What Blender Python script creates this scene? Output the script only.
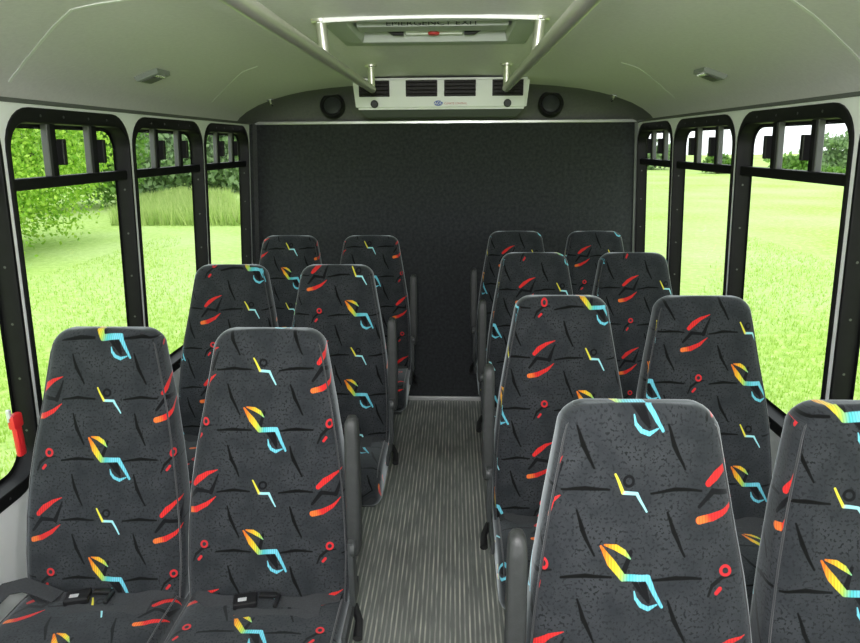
import bpy, bmesh, math, random
from mathutils import Vector, Matrix
random.seed(7)
PI = math.pi
# ------------------------------------------------------------------ scene, camera, light
for o in list(bpy.data.objects): bpy.data.objects.remove(o, do_unlink=True)
SC = bpy.context.scene
COL = SC.collection
cam_d = bpy.data.cameras.new('camera'); cam = bpy.data.objects.new('camera', cam_d); COL.objects.link(cam)
cam_d.sensor_fit = 'HORIZONTAL'; cam_d.sensor_width = 36.0; cam_d.lens = 36.0*628.9/860.0
cam_d.clip_start = 0.02; cam_d.clip_end = 500
PITCH, YAW, ROLL = .275, -.039, -.006
cam.matrix_world = (Matrix.Translation((.067, 0, 1.693)) @ Matrix.Rotation(-YAW, 4, 'Z')
                    @ Matrix.Rotation(PI/2-PITCH, 4, 'X') @ Matrix.Rotation(ROLL, 4, 'Z'))
SC.camera = cam
SC.view_settings.view_transform = 'Standard'; SC.view_settings.look = 'None'
SC.view_settings.gamma = 1.0; SC.view_settings.exposure = 0.0
SC.view_settings.use_curve_mapping = False

W = bpy.data.worlds.new('overcast_sky'); SC.world = W; W.use_nodes = True
wn = W.node_tree.nodes; wl = W.node_tree.links
bg = wn['Background']; bg.inputs['Strength'].default_value = 2.1
tc = wn.new('ShaderNodeTexCoord'); sx = wn.new('ShaderNodeSeparateXYZ'); cr = wn.new('ShaderNodeValToRGB')
wl.new(tc.outputs['Generated'], sx.inputs[0]); wl.new(sx.outputs['Z'], cr.inputs[0]); wl.new(cr.outputs[0], bg.inputs['Color'])
cr.color_ramp.elements[0].color = (.93, .96, .97, 1); cr.color_ramp.elements[1].color = (.86, .93, 1.0, 1)

def area(name, loc, rot, sx_, sy_, power, color=(1, 1, 1)):
    d = bpy.data.lights.new(name, 'AREA'); d.shape = 'RECTANGLE'; d.size = sx_; d.size_y = sy_
    d.energy = power; d.color = color
    o = bpy.data.objects.new(name, d); COL.objects.link(o); o.location = loc; o.rotation_euler = rot
    return o
sun_d = bpy.data.lights.new('veiled_sun', 'SUN'); sun_d.energy = 1.2; sun_d.angle = .6; sun_d.color = (1, .97, .9)
sun = bpy.data.objects.new('veiled_sun', sun_d); COL.objects.link(sun); sun.rotation_euler = (math.radians(28), math.radians(12), 0)
# the photographer's flash, just above the lens
area('camera_flash', (.067, -.05, 1.80), (PI/2-PITCH+.05, 0, -YAW*0), .10, .06, 14.0)

# ------------------------------------------------------------------ helpers
def tag(o, label=None, cat=None, group=None, kind=None):
    if label: o['label'] = label
    if cat: o['category'] = cat
    if group: o['group'] = group
    if kind: o['kind'] = kind
    return o
def thing(name, label=None, cat=None, loc=(0, 0, 0), group=None, kind=None):
    o = bpy.data.objects.new(name, None); COL.objects.link(o); o.location = loc; o.empty_display_size = .05
    return tag(o, label, cat, group, kind)
def obj(name, bm, mats, parent=None, smooth=None, loc=None, **kw):
    me = bpy.data.meshes.new(name)
    bmesh.ops.recalc_face_normals(bm, faces=bm.faces[:]) if kw.pop('recalc', True) else None
    if smooth is not None:
        for f in bm.faces: f.smooth = True
    bm.to_mesh(me); bm.free()
    for m in (mats if isinstance(mats, (list, tuple)) else [mats]): me.materials.append(m)
    o = bpy.data.objects.new(name, me); COL.objects.link(o)
    if smooth: me.set_sharp_from_angle(angle=math.radians(smooth))
    if parent: o.parent = parent
    if loc: o.location = loc
    tag(o, **kw)
    return o
def new(): return bmesh.new()
def box(bm, c, s, bev=0, rot=None, mi=0, seg=2):
    r = bmesh.ops.create_cube(bm, size=1.0)
    vs = r['verts']
    bmesh.ops.scale(bm, vec=s, verts=vs)
    es = list({e for v in vs for e in v.link_edges})
    if bev:
        rb = bmesh.ops.bevel(bm, geom=es, offset=bev, segments=seg, profile=.6, affect='EDGES')
        vs = list({v for f in rb['faces'] for v in f.verts} | {v for v in vs if v.is_valid})
    if rot is not None: bmesh.ops.transform(bm, matrix=rot, verts=vs)
    bmesh.ops.translate(bm, vec=c, verts=vs)
    if mi:
        for f in {f for v in vs for f in v.link_faces}: f.material_index = mi
    return vs
def tube(bm, pts, r, n=12, cap=True, mi=0):
    pts = [Vector(p) for p in pts]; rings = []
    up = None
    for i, p in enumerate(pts):
        t = (pts[min(i+1, len(pts)-1)]-pts[max(i-1, 0)]).normalized()
        if up is None:
            up = Vector((0, 0, 1)) if abs(t.z) < .9 else Vector((1, 0, 0))
        a = t.cross(up).normalized(); b = a.cross(t).normalized(); up = b
        rr = r[i] if isinstance(r, (list, tuple)) else r
        rings.append([bm.verts.new(p+a*rr*math.cos(2*PI*k/n)+b*rr*math.sin(2*PI*k/n)) for k in range(n)])
    for i in range(len(rings)-1):
        for k in range(n):
            f = bm.faces.new((rings[i][k], rings[i][(k+1) % n], rings[i+1][(k+1) % n], rings[i+1][k])); f.material_index = mi
    if cap:
        f = bm.faces.new(rings[0][::-1]); f.material_index = mi
        f = bm.faces.new(rings[-1]); f.material_index = mi
def disc(bm, c, axis, r, h, n=24, bev=0, mi=0):
    axis = Vector(axis).normalized(); q = axis.to_track_quat('Z', 'Y').to_matrix().to_4x4()
    prof = [(r, -h/2), (r, h/2-bev), (r-bev, h/2)] if bev else [(r, -h/2), (r, h/2)]
    rings = []
    for (rr, z) in prof:
        rings.append([bm.verts.new(Vector(c)+(q @ Vector((rr*math.cos(2*PI*k/n), rr*math.sin(2*PI*k/n), z)))) for k in range(n)])
    for i in range(len(rings)-1):
        for k in range(n):
            bm.faces.new((rings[i][k], rings[i][(k+1) % n], rings[i+1][(k+1) % n], rings[i+1][k])).material_index = mi
    bm.faces.new(rings[0][::-1]).material_index = mi; bm.faces.new(rings[-1]).material_index = mi
def loft(bm, rings, close=True, caps=True, mi=0):
    R = [[bm.verts.new(p) for p in r] for r in rings]; n = len(R[0])
    for i in range(len(R)-1):
        for k in range(n if close else n-1):
            bm.faces.new((R[i][k], R[i][(k+1) % n], R[i+1][(k+1) % n], R[i+1][k])).material_index = mi
    if caps:
        bm.faces.new(R[0][::-1]).material_index = mi; bm.faces.new(R[-1]).material_index = mi
    return R
def ribbon(bm, pts, side, w, t, mi=0):
    pts = [Vector(p) for p in pts]; side = Vector(side).normalized(); rings = []
    for i, p in enumerate(pts):
        tg = (pts[min(i+1, len(pts)-1)]-pts[max(i-1, 0)]).normalized(); nn = tg.cross(side).normalized()
        rings.append([p+side*w/2+nn*t/2, p-side*w/2+nn*t/2, p-side*w/2-nn*t/2, p+side*w/2-nn*t/2])
    loft(bm, rings, mi=mi)
def text_mesh(name, s, size, mat, parent, M, extrude=.0006, **kw):
    cu = bpy.data.curves.new(name, 'FONT'); cu.body = s; cu.size = size; cu.extrude = extrude
    cu.align_x = 'CENTER'; cu.align_y = 'CENTER'; cu.resolution_u = 2
    t = bpy.data.objects.new('tmp', cu); COL.objects.link(t)
    dg = bpy.context.evaluated_depsgraph_get(); me = bpy.data.meshes.new_from_object(t.evaluated_get(dg))
    bpy.data.objects.remove(t, do_unlink=True)
    me.transform(M); me.materials.clear(); me.materials.append(mat)
    o = bpy.data.objects.new(name, me); COL.objects.link(o); o.parent = parent
    tag(o, **kw); return o

# ------------------------------------------------------------------ materials
def mat(name, col, rough=.6, metal=0, spec=.5, noise=0, nscale=60, bump=0, bscale=None, sheen=0, coat=0, coords='Object'):
    m = bpy.data.materials.new(name); m.use_nodes = True
    nt = m.node_tree; N = nt.nodes; L = nt.links; b = N['Principled BSDF']
    b.inputs['Base Color'].default_value = (*col, 1); b.inputs['Roughness'].default_value = rough
    b.inputs['Metallic'].default_value = metal; b.inputs['Specular IOR Level'].default_value = spec
    b.inputs['Sheen Weight'].default_value = sheen; b.inputs['Coat Weight'].default_value = coat
    tcn = N.new('ShaderNodeTexCoord')
    nz = N.new('ShaderNodeTexNoise'); nz.inputs['Scale'].default_value = nscale; nz.inputs['Detail'].default_value = 4
    L.new(tcn.outputs[coords], nz.inputs['Vector'])
    mx = N.new('ShaderNodeMix'); mx.data_type = 'RGBA'; mx.blend_type = 'MULTIPLY'
    mx.inputs[0].default_value = 1.0
    mr = N.new('ShaderNodeMapRange'); mr.inputs[1].default_value = .25; mr.inputs[2].default_value = .75
    mr.inputs[3].default_value = 1-noise; mr.inputs[4].default_value = 1+noise
    L.new(nz.outputs['Fac'], mr.inputs[0]); mx.inputs[6].default_value = (*col, 1); L.new(mr.outputs[0], mx.inputs[7])
    L.new(mx.outputs[2], b.inputs['Base Color'])
    if bump:
        nb = N.new('ShaderNodeTexNoise'); nb.inputs['Scale'].default_value = bscale or nscale*3; nb.inputs['Detail'].default_value = 3
        L.new(tcn.outputs[coords], nb.inputs['Vector'])
        bu = N.new('ShaderNodeBump'); bu.inputs['Strength'].default_value = bump; bu.inputs['Distance'].default_value = .002
        L.new(nb.outputs['Fac'], bu.inputs['Height']); L.new(bu.outputs[0], b.inputs['Normal'])
    return m
M = {}
M['wall'] = mat('white_wall_panel', (.84, .86, .85), .45, noise=.03, nscale=8)
M['ceil'] = mat('grey_green_vinyl_headliner', (.62, .60, .615), .55, noise=.06, nscale=90, bump=.3, bscale=260)
M['cap'] = mat('dark_grey_rear_cap', (.13, .13, .13), .6, noise=.12, nscale=70, bump=.3, bscale=300)
M['carpet'] = mat('charcoal_carpet', (.040, .043, .046), .95, spec=.1, noise=.35, nscale=55, bump=1, bscale=400, sheen=.25)
M['frame'] = mat('black_aluminium', (.006, .006, .0065), .5, spec=.22, noise=.2, nscale=30)
M['track'] = mat('grey_aluminium_mullion', (.10, .10, .105), .35, metal=.6)
M['latch'] = mat('black_plastic_latch', (.010, .010, .011), .4)
M['rubbertrim'] = mat('dark_grey_trim', (.10, .105, .10), .6)
M['alu'] = mat('brushed_aluminium', (.78, .79, .78), .28, metal=.85, noise=.05, nscale=20)
M['steel'] = mat('satin_stainless', (.66, .66, .58), .40, metal=.85, noise=.04, nscale=15)
M['chrome'] = mat('chrome', (.85, .85, .85), .12, metal=1)
M['white'] = mat('white_plastic', (.76, .78, .75), .4, noise=.02, nscale=10)
M['greyplastic'] = mat('grey_plastic', (.22, .24, .22), .5)
M['dkplastic'] = mat('charcoal_plastic', (.045, .05, .05), .45, noise=.1, nscale=80, bump=.2, bscale=300)
M['arm'] = mat('grey_vinyl_armrest', (.034, .037, .036), .5, noise=.15, nscale=60, bump=.3, bscale=260)
M['black'] = mat('black_plastic', (.008, .008, .009), .5)
M['vent'] = mat('dark_louver', (.010, .008, .007), .5, spec=.25)
M['red'] = mat('red_release_plastic', (.75, .025, .03), .3, coat=.4)
M['pink'] = mat('faded_red_plastic', (.55, .05, .05), .4)
M['underside'] = mat('grey_underside_plastic', (.09, .10, .09), .5)
M['hatchgrey'] = mat('hatch_shade_and_panel_grey', (.36, .39, .35), .45)  # rim's less-lit underside put into the colour; also the grey-green lid panel
M['blue'] = mat('blue_print', (.02, .08, .35), .4)
M['redprint'] = mat('red_print', (.5, .12, .08), .5)
M['belt'] = mat('belt_webbing', (.034, .037, .040), .8, noise=.2, nscale=200, bump=.4, bscale=600)
M['piping'] = mat('charcoal_piping', (.030, .033, .035), .85, sheen=.5)
M['silver'] = mat('silver_tag', (.7, .72, .72), .3, metal=.3)
M['seam'] = mat('seam_strip', (.70, .72, .69), .45)
M['bark'] = mat('bark', (.10, .08, .055), .9, noise=.3, nscale=8)

def glass_mat():
    m = bpy.data.materials.new('window_glass'); m.use_nodes = True; nt = m.node_tree; N = nt.nodes; L = nt.links
    N.remove(N['Principled BSDF']); out = N['Material Output']
    t = N.new('ShaderNodeBsdfTransparent'); t.inputs[0].default_value = (.93, .96, .94, 1)
    g = N.new('ShaderNodeBsdfGlossy'); g.inputs['Roughness'].default_value = .02
    f = N.new('ShaderNodeLayerWeight'); f.inputs[0].default_value = .5
    pw = N.new('ShaderNodeMath'); pw.operation = 'POWER'; pw.inputs[1].default_value = 4.5; L.new(f.outputs['Facing'], pw.inputs[0])
    ma = N.new('ShaderNodeMath'); ma.operation = 'MULTIPLY_ADD'; ma.inputs[1].default_value = .55; ma.inputs[2].default_value = .03; L.new(pw.outputs[0], ma.inputs[0])
    mx = N.new('ShaderNodeMixShader'); L.new(ma.outputs[0], mx.inputs[0]); L.new(t.outputs[0], mx.inputs[1]); L.new(g.outputs[0], mx.inputs[2])
    L.new(mx.outputs[0], out.inputs[0]); return m
M['glass'] = glass_mat()

def floor_mat():
    m = mat('ribbed_grey_rubber', (.20, .21, .195), .5, noise=.22, nscale=5, bump=.15, bscale=200)
    nt = m.node_tree; N = nt.nodes; L = nt.links; b = N['Principled BSDF']
    tcn = N.new('ShaderNodeTexCoord'); s = N.new('ShaderNodeSeparateXYZ'); L.new(tcn.outputs['Object'], s.inputs[0])
    # worn scuffed rib tops: follow the ribs' own height
    mr = N.new('ShaderNodeMapRange'); mr.inputs[1].default_value = .0015; mr.inputs[2].default_value = .003
    L.new(s.outputs['Z'], mr.inputs[0])
    nz = N.new('ShaderNodeTexNoise'); nz.inputs['Scale'].default_value = 5; nz.inputs['Detail'].default_value = 6
    mp = N.new('ShaderNodeMapping'); mp.inputs['Scale'].default_value = (14, 1.2, 1); L.new(tcn.outputs['Object'], mp.inputs[0]); L.new(mp.outputs[0], nz.inputs['Vector'])
    ml = N.new('ShaderNodeMath'); ml.operation = 'MULTIPLY'; L.new(mr.outputs[0], ml.inputs[0])
    m2 = N.new('ShaderNodeMapRange'); m2.inputs[1].default_value = .36; m2.inputs[2].default_value = .66; L.new(nz.outputs['Fac'], m2.inputs[0]); L.new(m2.outputs[0], ml.inputs[1])
    src = b.inputs['Base Color'].links[0].from_socket
    mx = N.new('ShaderNodeMix'); mx.data_type = 'RGBA'; L.new(ml.outputs[0], mx.inputs[0]); L.new(src, mx.inputs[6]); mx.inputs[7].default_value = (.72, .71, .62, 1)
    L.new(mx.outputs[2], b.inputs['Base Color'])
    return m
M['floor'] = floor_mat()

# ---- seat fabric: a woven repeat drawn with distance functions in the cloth's own UV (metres)
TW, TH = .345, .320
def fabric_mat():
    m = bpy.data.materials.new('patterned_seat_moquette'); m.use_nodes = True
    nt = m.node_tree; N = nt.nodes; L = nt.links; b = N['Principled BSDF']
    def math_(op, a, b_=None, c=None, clamp=False):
        n = N.new('ShaderNodeMath'); n.operation = op; n.use_clamp = clamp
        for i, v in enumerate((a, b_, c)):
            if v is None: continue
            if isinstance(v, (int, float)): n.inputs[i].default_value = v
            else: L.new(v, n.inputs[i])
        return n.outputs[0]
    def vec(op, a, b_=None, scale=None, out=0):
        n = N.new('ShaderNodeVectorMath'); n.operation = op
        for i, v in enumerate((a, b_)):
            if v is None: continue
            if isinstance(v, (tuple, list)): n.inputs[i].default_value = (*v, 0)[:3]
            else: L.new(v, n.inputs[i])
        if scale is not None:
            if isinstance(scale, (int, float)): n.inputs['Scale'].default_value = scale
            else: L.new(scale, n.inputs['Scale'])
        return n.outputs['Value'] if out else n.outputs['Vector']
    uv = N.new('ShaderNodeUVMap'); uv.uv_map = 'UVMap'
    at = N.new('ShaderNodeObjectInfo')
    sh = vec('SUBTRACT', at.outputs['Color'], (.5, .5, .5))   # the cloth's cut: shift of the repeat, per seat
    flat = vec('MULTIPLY', sh, (1, 1, 0))
    wob = N.new('ShaderNodeTexNoise'); wob.inputs['Scale'].default_value = 9; L.new(uv.outputs[0], wob.inputs['Vector'])
    wv = vec('MULTIPLY', vec('SUBTRACT', wob.outputs['Color'], (.5, .5, .5)), (.012, .012, 0))
    P0 = vec('ADD', vec('SUBTRACT', uv.outputs[0], flat), wv)
    def tile(w, h, ox, oy):
        q = vec('SUBTRACT', P0, (ox, oy, 0)); q = vec('DIVIDE', q, (w, h, 1)); q = vec('ADD', q, (.5, .5, 0))
        q = vec('FRACTION', q); q = vec('SUBTRACT', q, (.5, .5, 0)); return vec('MULTIPLY', q, (w, h, 0))
    def seg(P, a, b_, r0, r1):
        ba = (b_[0]-a[0], b_[1]-a[1], 0); bb = ba[0]**2+ba[1]**2
        pa = vec('SUBTRACT', P, (*a, 0)); h = math_('MULTIPLY', vec('DOT_PRODUCT', pa, ba, out=1), 1/bb, clamp=True)
        pr = vec('SCALE', (ba[0], ba[1], 0), scale=h)
        d = vec('LENGTH', vec('SUBTRACT', pa, pr), out=1)
        return math_('SUBTRACT', d, math_('MULTIPLY_ADD', h, r1-r0, r0))
    def ring(P, c, r, t):
        d = vec('LENGTH', vec('SUBTRACT', P, (*c, 0)), out=1)
        return math_('SUBTRACT', math_('ABSOLUTE', math_('SUBTRACT', d, r)), t)
    def union(P, segs, k=1.0):
        d = None
        for s in segs:
            e = ring(P, *s[1:]) if s[0] == 'o' else seg(P, tuple(x*k for x in s[0]), tuple(x*k for x in s[1]), s[2]*k, s[3]*k)
            d = e if d is None else math_('MINIMUM', d, e)
        return d
    def mask(d, soft=.0007):
        n = N.new('ShaderNodeMapRange'); n.inputs[1].default_value = soft; n.inputs[2].default_value = -soft
        L.new(d, n.inputs[0]); return n.outputs[0]
    def mix(fac, a, c):
        n = N.new('ShaderNodeMix'); n.data_type = 'RGBA'; L.new(fac, n.inputs[0])
        for i, v in ((6, a), (7, c)):
            if isinstance(v, tuple): n.inputs[i].default_value = (*v, 1)
            else: L.new(v, n.inputs[i])
        return n.outputs[2]
    # ground cloth: mottled charcoal velour with small dark flecks
    tcn = N.new('ShaderNodeTexCoord')
    nA = N.new('ShaderNodeTexNoise'); nA.inputs['Scale'].default_value = 14; nA.inputs['Detail'].default_value = 5; L.new(uv.outputs[0], nA.inputs['Vector'])
    nB = N.new('ShaderNodeTexNoise'); nB.inputs['Scale'].default_value = 170; nB.inputs['Detail'].default_value = 2; L.new(uv.outputs[0], nB.inputs['Vector'])
    r1 = N.new('ShaderNodeMapRange'); r1.inputs[1].default_value = .3; r1.inputs[2].default_value = .7; L.new(nA.outputs['Fac'], r1.inputs[0])
    r2 = N.new('ShaderNodeMapRange'); r2.inputs[1].default_value = .54; r2.inputs[2].default_value = .62; L.new(nB.outputs['Fac'], r2.inputs[0])
    col = mix(r1.outputs[0], (.020, .023, .026), (.040, .044, .048))
    fl = math_('MULTIPLY', r2.outputs[0], math_('MULTIPLY_ADD', r1.outputs[0], .7, .35))
    col = mix(fl, col, (.010, .011, .012))
    u = .00140   # one traced unit in metres
    # black dashes
    PH = tile(TW/2, TH/2, TW/4, 0)
    col = mix(mask(union(PH, [((-.046, -.003), (0, .003), .0020, .0042), ((0, .003), (.046, .001), .0042, .0022)])), col, (.002, .002, .002))
    PV = tile(TW/2, TH/2, TW/4, TH/4)
    col = mix(mask(union(PV, [((-.016, .040), (-.006, .004), .0020, .0046), ((-.006, .004), (.016, -.040), .0046, .0020)])), col, (.002, .002, .002))
    # thread stripes across coloured figures
    sp = N.new('ShaderNodeSeparateXYZ'); L.new(uv.outputs[0], sp.inputs[0])
    stripe = math_('MULTIPLY_ADD', math_('SINE', math_('MULTIPLY', sp.outputs['X'], 2*PI/.0058)), .16, .84)
    # large seated figure
    PL = tile(TW, TH, 0, 0)
    blk = [((-2, 34), (-12, 4), 2.5, 4), ((4, -4), (24, -30), 3.5, 2), ((16, -6), (24, -26), 5, 2)]
    col = mix(mask(union(PL, blk, u)), col, (.005, .005, .006))
    big = [((-41, 41), (-28, 20), 1.5, 5.6), ((-28, 20), (-12, 0), 5.6, 4.6), ((-36, 43), (-22, 40), 1.2, 3.8), ((-22, 40), (-12, 34), 3.8, 3.6), ((-12, 34), (-3, 25), 3.6, .8),
           ((-12, 0), (22, 1), 4.6, 4.4), ((22, 1), (42, -36), 4.2, 2.0), ((5, -17), (7, -26), .8, 2.0), ((7, -26), (13, -34), 2.2, 2.8), ((13, -34), (23, -38), 2.8, 3.0), ((23, -38), (36, -33), 3.0, .8)]
    dB = union(PL, big, u)
    sl = N.new('ShaderNodeSeparateXYZ'); L.new(PL, sl.inputs[0])
    g = math_('SUBTRACT', sl.outputs['X'], math_('MULTIPLY', sl.outputs['Y'], .25))
    rp = N.new('ShaderNodeValToRGB'); L.new(math_('MULTIPLY_ADD', g, 1/.125, .52), rp.inputs[0])
    e = rp.color_ramp.elements; e[0].position = 0; e[0].color = (.85, .20, .02, 1); e[1].position = 1; e[1].color = (.16, .62, .78, 1)
    for p_, c_ in ((.10, (.95, .42, .03, 1)), (.24, (.92, .70, .04, 1)), (.36, (.45, .72, .12, 1)), (.48, (.10, .60, .62, 1)), (.62, (.20, .70, .85, 1))):
        q = e.new(p_); q.color = c_
    stv = N.new('ShaderNodeVectorMath'); stv.operation = 'SCALE'; L.new(rp.outputs[0], stv.inputs[0]); L.new(stripe, stv.inputs['Scale'])
    col = mix(mask(dB), col, stv.outputs[0])
    # small seated figure
    PS = tile(TW, TH, 0, TH/2)
    col = mix(mask(union(PS, [('o', (-3*u, 13*u), 6.5*u, 2.0*u)])), col, (.005, .005, .006))
    col = mix(mask(union(PS, [((-22, 22), (-10, -2), 1.3, 2.2), ((-10, -2), (9, -3), 2.4, 2.2), ((9, -3), (22, -27), 2.2, 1.2)], u)), col, mix(mask(math_('ADD', vec('DOT_PRODUCT', PS, (1, -.4, 0), out=1), .011), .004), (.35, .75, .80), (.80, .72, .06)))
    # pair of red leaves around a black zigzag
    PF = tile(TW, TH, TW/2, TH/2)
    col = mix(mask(union(PF, [((-30, -22), (-12, 0), 2.5, 4.0), ((-12, 0), (16, -3), 4.0, 3.0), ((16, -3), (31, 33), 4.5, 1.2)], u)), col, (.005, .005, .006))
    dR = union(PF, [((-18, 10), (-6, 22), 4.2, 5.6), ((-6, 22), (10, 33), 5.6, 3.6), ((10, 33), (30, 41), 3.6, .6), ((-30, -40), (-12, -36), 5.0, 5.2), ((-12, -36), (8, -26), 5.2, 3.8), ((8, -26), (26, -11), 3.8, .6)], u)
    rc = mix(mask(math_('ADD', vec('DOT_PRODUCT', PF, (1, .5, 0), out=1), .052), .008), (.72, .030, .028), (.90, .20, .04))
    rs = N.new('ShaderNodeVectorMath'); rs.operation = 'SCALE'; L.new(rc, rs.inputs[0]); L.new(stripe, rs.inputs['Scale'])
    col = mix(mask(dR), col, rs.outputs[0])
    # little red ring figure
    PR = tile(TW, TH, TW/2, 0)
    col = mix(mask(union(PR, [((-2, 2), (-14, -8), 2.6, 2.6), ((-14, -8), (-20, -22), 2.2, 1.6), ((-2, 2), (16, 6), 2.0, 1.2)], u)), col, (.006, .006, .006))
    col = mix(mask(union(PR, [('o', (4*u, 12*u), 6.0*u, 1.9*u), ((-4, -12), (-9, -18), 2.6, 2.4)], u)), col, (.55, .025, .03))
    L.new(col, b.inputs['Base Color'])
    b.inputs['Roughness'].default_value = .9; b.inputs['Specular IOR Level'].default_value = .15
    b.inputs['Sheen Weight'].default_value = .6; b.inputs['Sheen Roughness'].default_value = .4
    b.inputs['Sheen Tint'].default_value = (.8, .88, .9, 1)
    bu = N.new('ShaderNodeBump'); bu.inputs['Strength'].default_value = .25; bu.inputs['Distance'].default_value = .001
    L.new(nB.outputs['Fac'], bu.inputs['Height']); L.new(bu.outputs[0], b.inputs['Normal'])
    return m
M['fabric'] = fabric_mat()

def foliage_mat(name, c1, c2):
    m = bpy.data.materials.new(name); m.use_nodes = True; nt = m.node_tree; N = nt.nodes; L = nt.links
    b = N['Principled BSDF']; b.inputs['Roughness'].default_value = .6
    g = N.new('ShaderNodeNewGeometry'); r = N.new('ShaderNodeValToRGB'); L.new(g.outputs['Random Per Island'], r.inputs[0])
    r.color_ramp.elements[0].color = (*c1, 1); r.color_ramp.elements[1].color = (*c2, 1)
    L.new(r.outputs[0], b.inputs['Base Color'])
    t = N.new('ShaderNodeBsdfTranslucent'); L.new(r.outputs[0], t.inputs[0])
    mx = N.new('ShaderNodeMixShader'); mx.inputs[0].default_value = .4
    L.new(b.outputs[0], mx.inputs[1]); L.new(t.outputs[0], mx.inputs[2]); L.new(mx.outputs[0], N['Material Output'].inputs[0]); return m
M['leaf_bright'] = foliage_mat('bright_leaves', (.20, .42, .03), (.50, .72, .10))
M['leaf_mid'] = foliage_mat('mid_leaves', (.10, .24, .03), (.24, .42, .08))
M['leaf_hazy'] = foliage_mat('hazy_leaves', (.16, .27, .11), (.32, .44, .22))  # haze put into the leaf colour as a paler green
M['turf'] = foliage_mat('turf_blades', (.34, .54, .08), (.60, .76, .22))
M['weed'] = foliage_mat('tall_weeds_blades', (.34, .50, .12), (.62, .72, .28))
def grass_mat():
    m = bpy.data.materials.new('mown_grass'); m.use_nodes = True; nt = m.node_tree; N = nt.nodes; L = nt.links
    b = N['Principled BSDF']; b.inputs['Roughness'].default_value = .9; b.inputs['Specular IOR Level'].default_value = .1
    tcn = N.new('ShaderNodeTexCoord')
    def nz(s, d, r=.5):
        n = N.new('ShaderNodeTexNoise'); n.inputs['Scale'].default_value = s; n.inputs['Detail'].default_value = d; n.inputs['Roughness'].default_value = r
        L.new(tcn.outputs['Object'], n.inputs['Vector']); return n
    n1 = nz(.22, 4); n2 = nz(7, 8, .75); n3 = nz(.9, 5)
    r = N.new('ShaderNodeValToRGB'); L.new(n2.outputs['Fac'], r.inputs[0])
    e = r.color_ramp.elements; e[0].position = .32; e[0].color = (.22, .40, .05, 1); e[1].position = .72; e[1].color = (.66, .78, .32, 1)
    q = e.new(.5); q.color = (.40, .58, .12, 1)
    mr = N.new('ShaderNodeMapRange'); mr.inputs[1].default_value = .35; mr.inputs[2].default_value = .65; L.new(n1.outputs['Fac'], mr.inputs[0])
    mm = N.new('ShaderNodeMath'); mm.operation = 'MULTIPLY'; mm.inputs[1].default_value = .55; L.new(mr.outputs[0], mm.inputs[0])
    mx = N.new('ShaderNodeMix'); mx.data_type = 'RGBA'; L.new(mm.outputs[0], mx.inputs[0]); L.new(r.outputs[0], mx.inputs[6]); mx.inputs[7].default_value = (.56, .66, .34, 1)
    L.new(mx.outputs[2], b.inputs['Base Color'])
    bu = N.new('ShaderNodeBump'); bu.inputs['Strength'].default_value = .6; bu.inputs['Distance'].default_value = .05
    L.new(n2.outputs['Fac'], bu.inputs['Height']); L.new(bu.outputs[0], b.inputs['Normal'])
    return m
M['grass'] = grass_mat()

# ------------------------------------------------------------------ setting: shell of the bus
Y0, YP, YE = -1.45, 4.016, 4.55          # front end, partition, rear end
WT = 1.172; ZT = 1.82; SL = .058
def wx(side, z, n=0): return side*(WT+SL*(ZT-z)+n)
PROF = [(1.172, 1.816), (1.150, 1.842), (1.105, 1.875), (1.04, 1.908), (.95, 1.940), (.86, 1.963), (.76, 1.982), (.62, 1.998), (.48, 2.008), (.345, 2.014), (.17, 2.018), (0, 2.019)]
def ceil_z(x):
    x = abs(x)
    for (a, za), (b_, zb) in zip(PROF, PROF[1:]):
        if b_ <= x <= a: return zb+(za-zb)*(x-b_)/(a-b_)
    return 1.816

# floor, ribbed lengthways like the rubber matting
bm = new()
xs = []
x = -1.27
while x < 1.27:
    if abs(x) < .62:
        for dx, z in ((0, 0), (.010, 0), (.0115, .003), (.0165, .003), (.018, 0)): xs.append((x+dx, z))
        x += .018
    else:
        xs.append((x, 0)); x += .05
xs.append((1.275, 0))
top = [[bm.verts.new((a, y, z)) for a, z in xs] for y in (Y0, YE)]
bot = [[bm.verts.new((a, y, -.08)) for a in (xs[0][0], xs[-1][0])] for y in (Y0, YE)]
for i in range(len(xs)-1): bm.faces.new((top[0][i], top[0][i+1], top[1][i+1], top[1][i]))
bm.faces.new((bot[0][0], bot[1][0], bot[1][1], bot[0][1]))
bm.faces.new((top[0][0], top[1][0], bot[1][0], bot[0][0])); bm.faces.new((top[0][-1], bot[0][1], bot[1][1], top[1][-1]))
obj('floor', bm, M['floor'], kind='structure')

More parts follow.
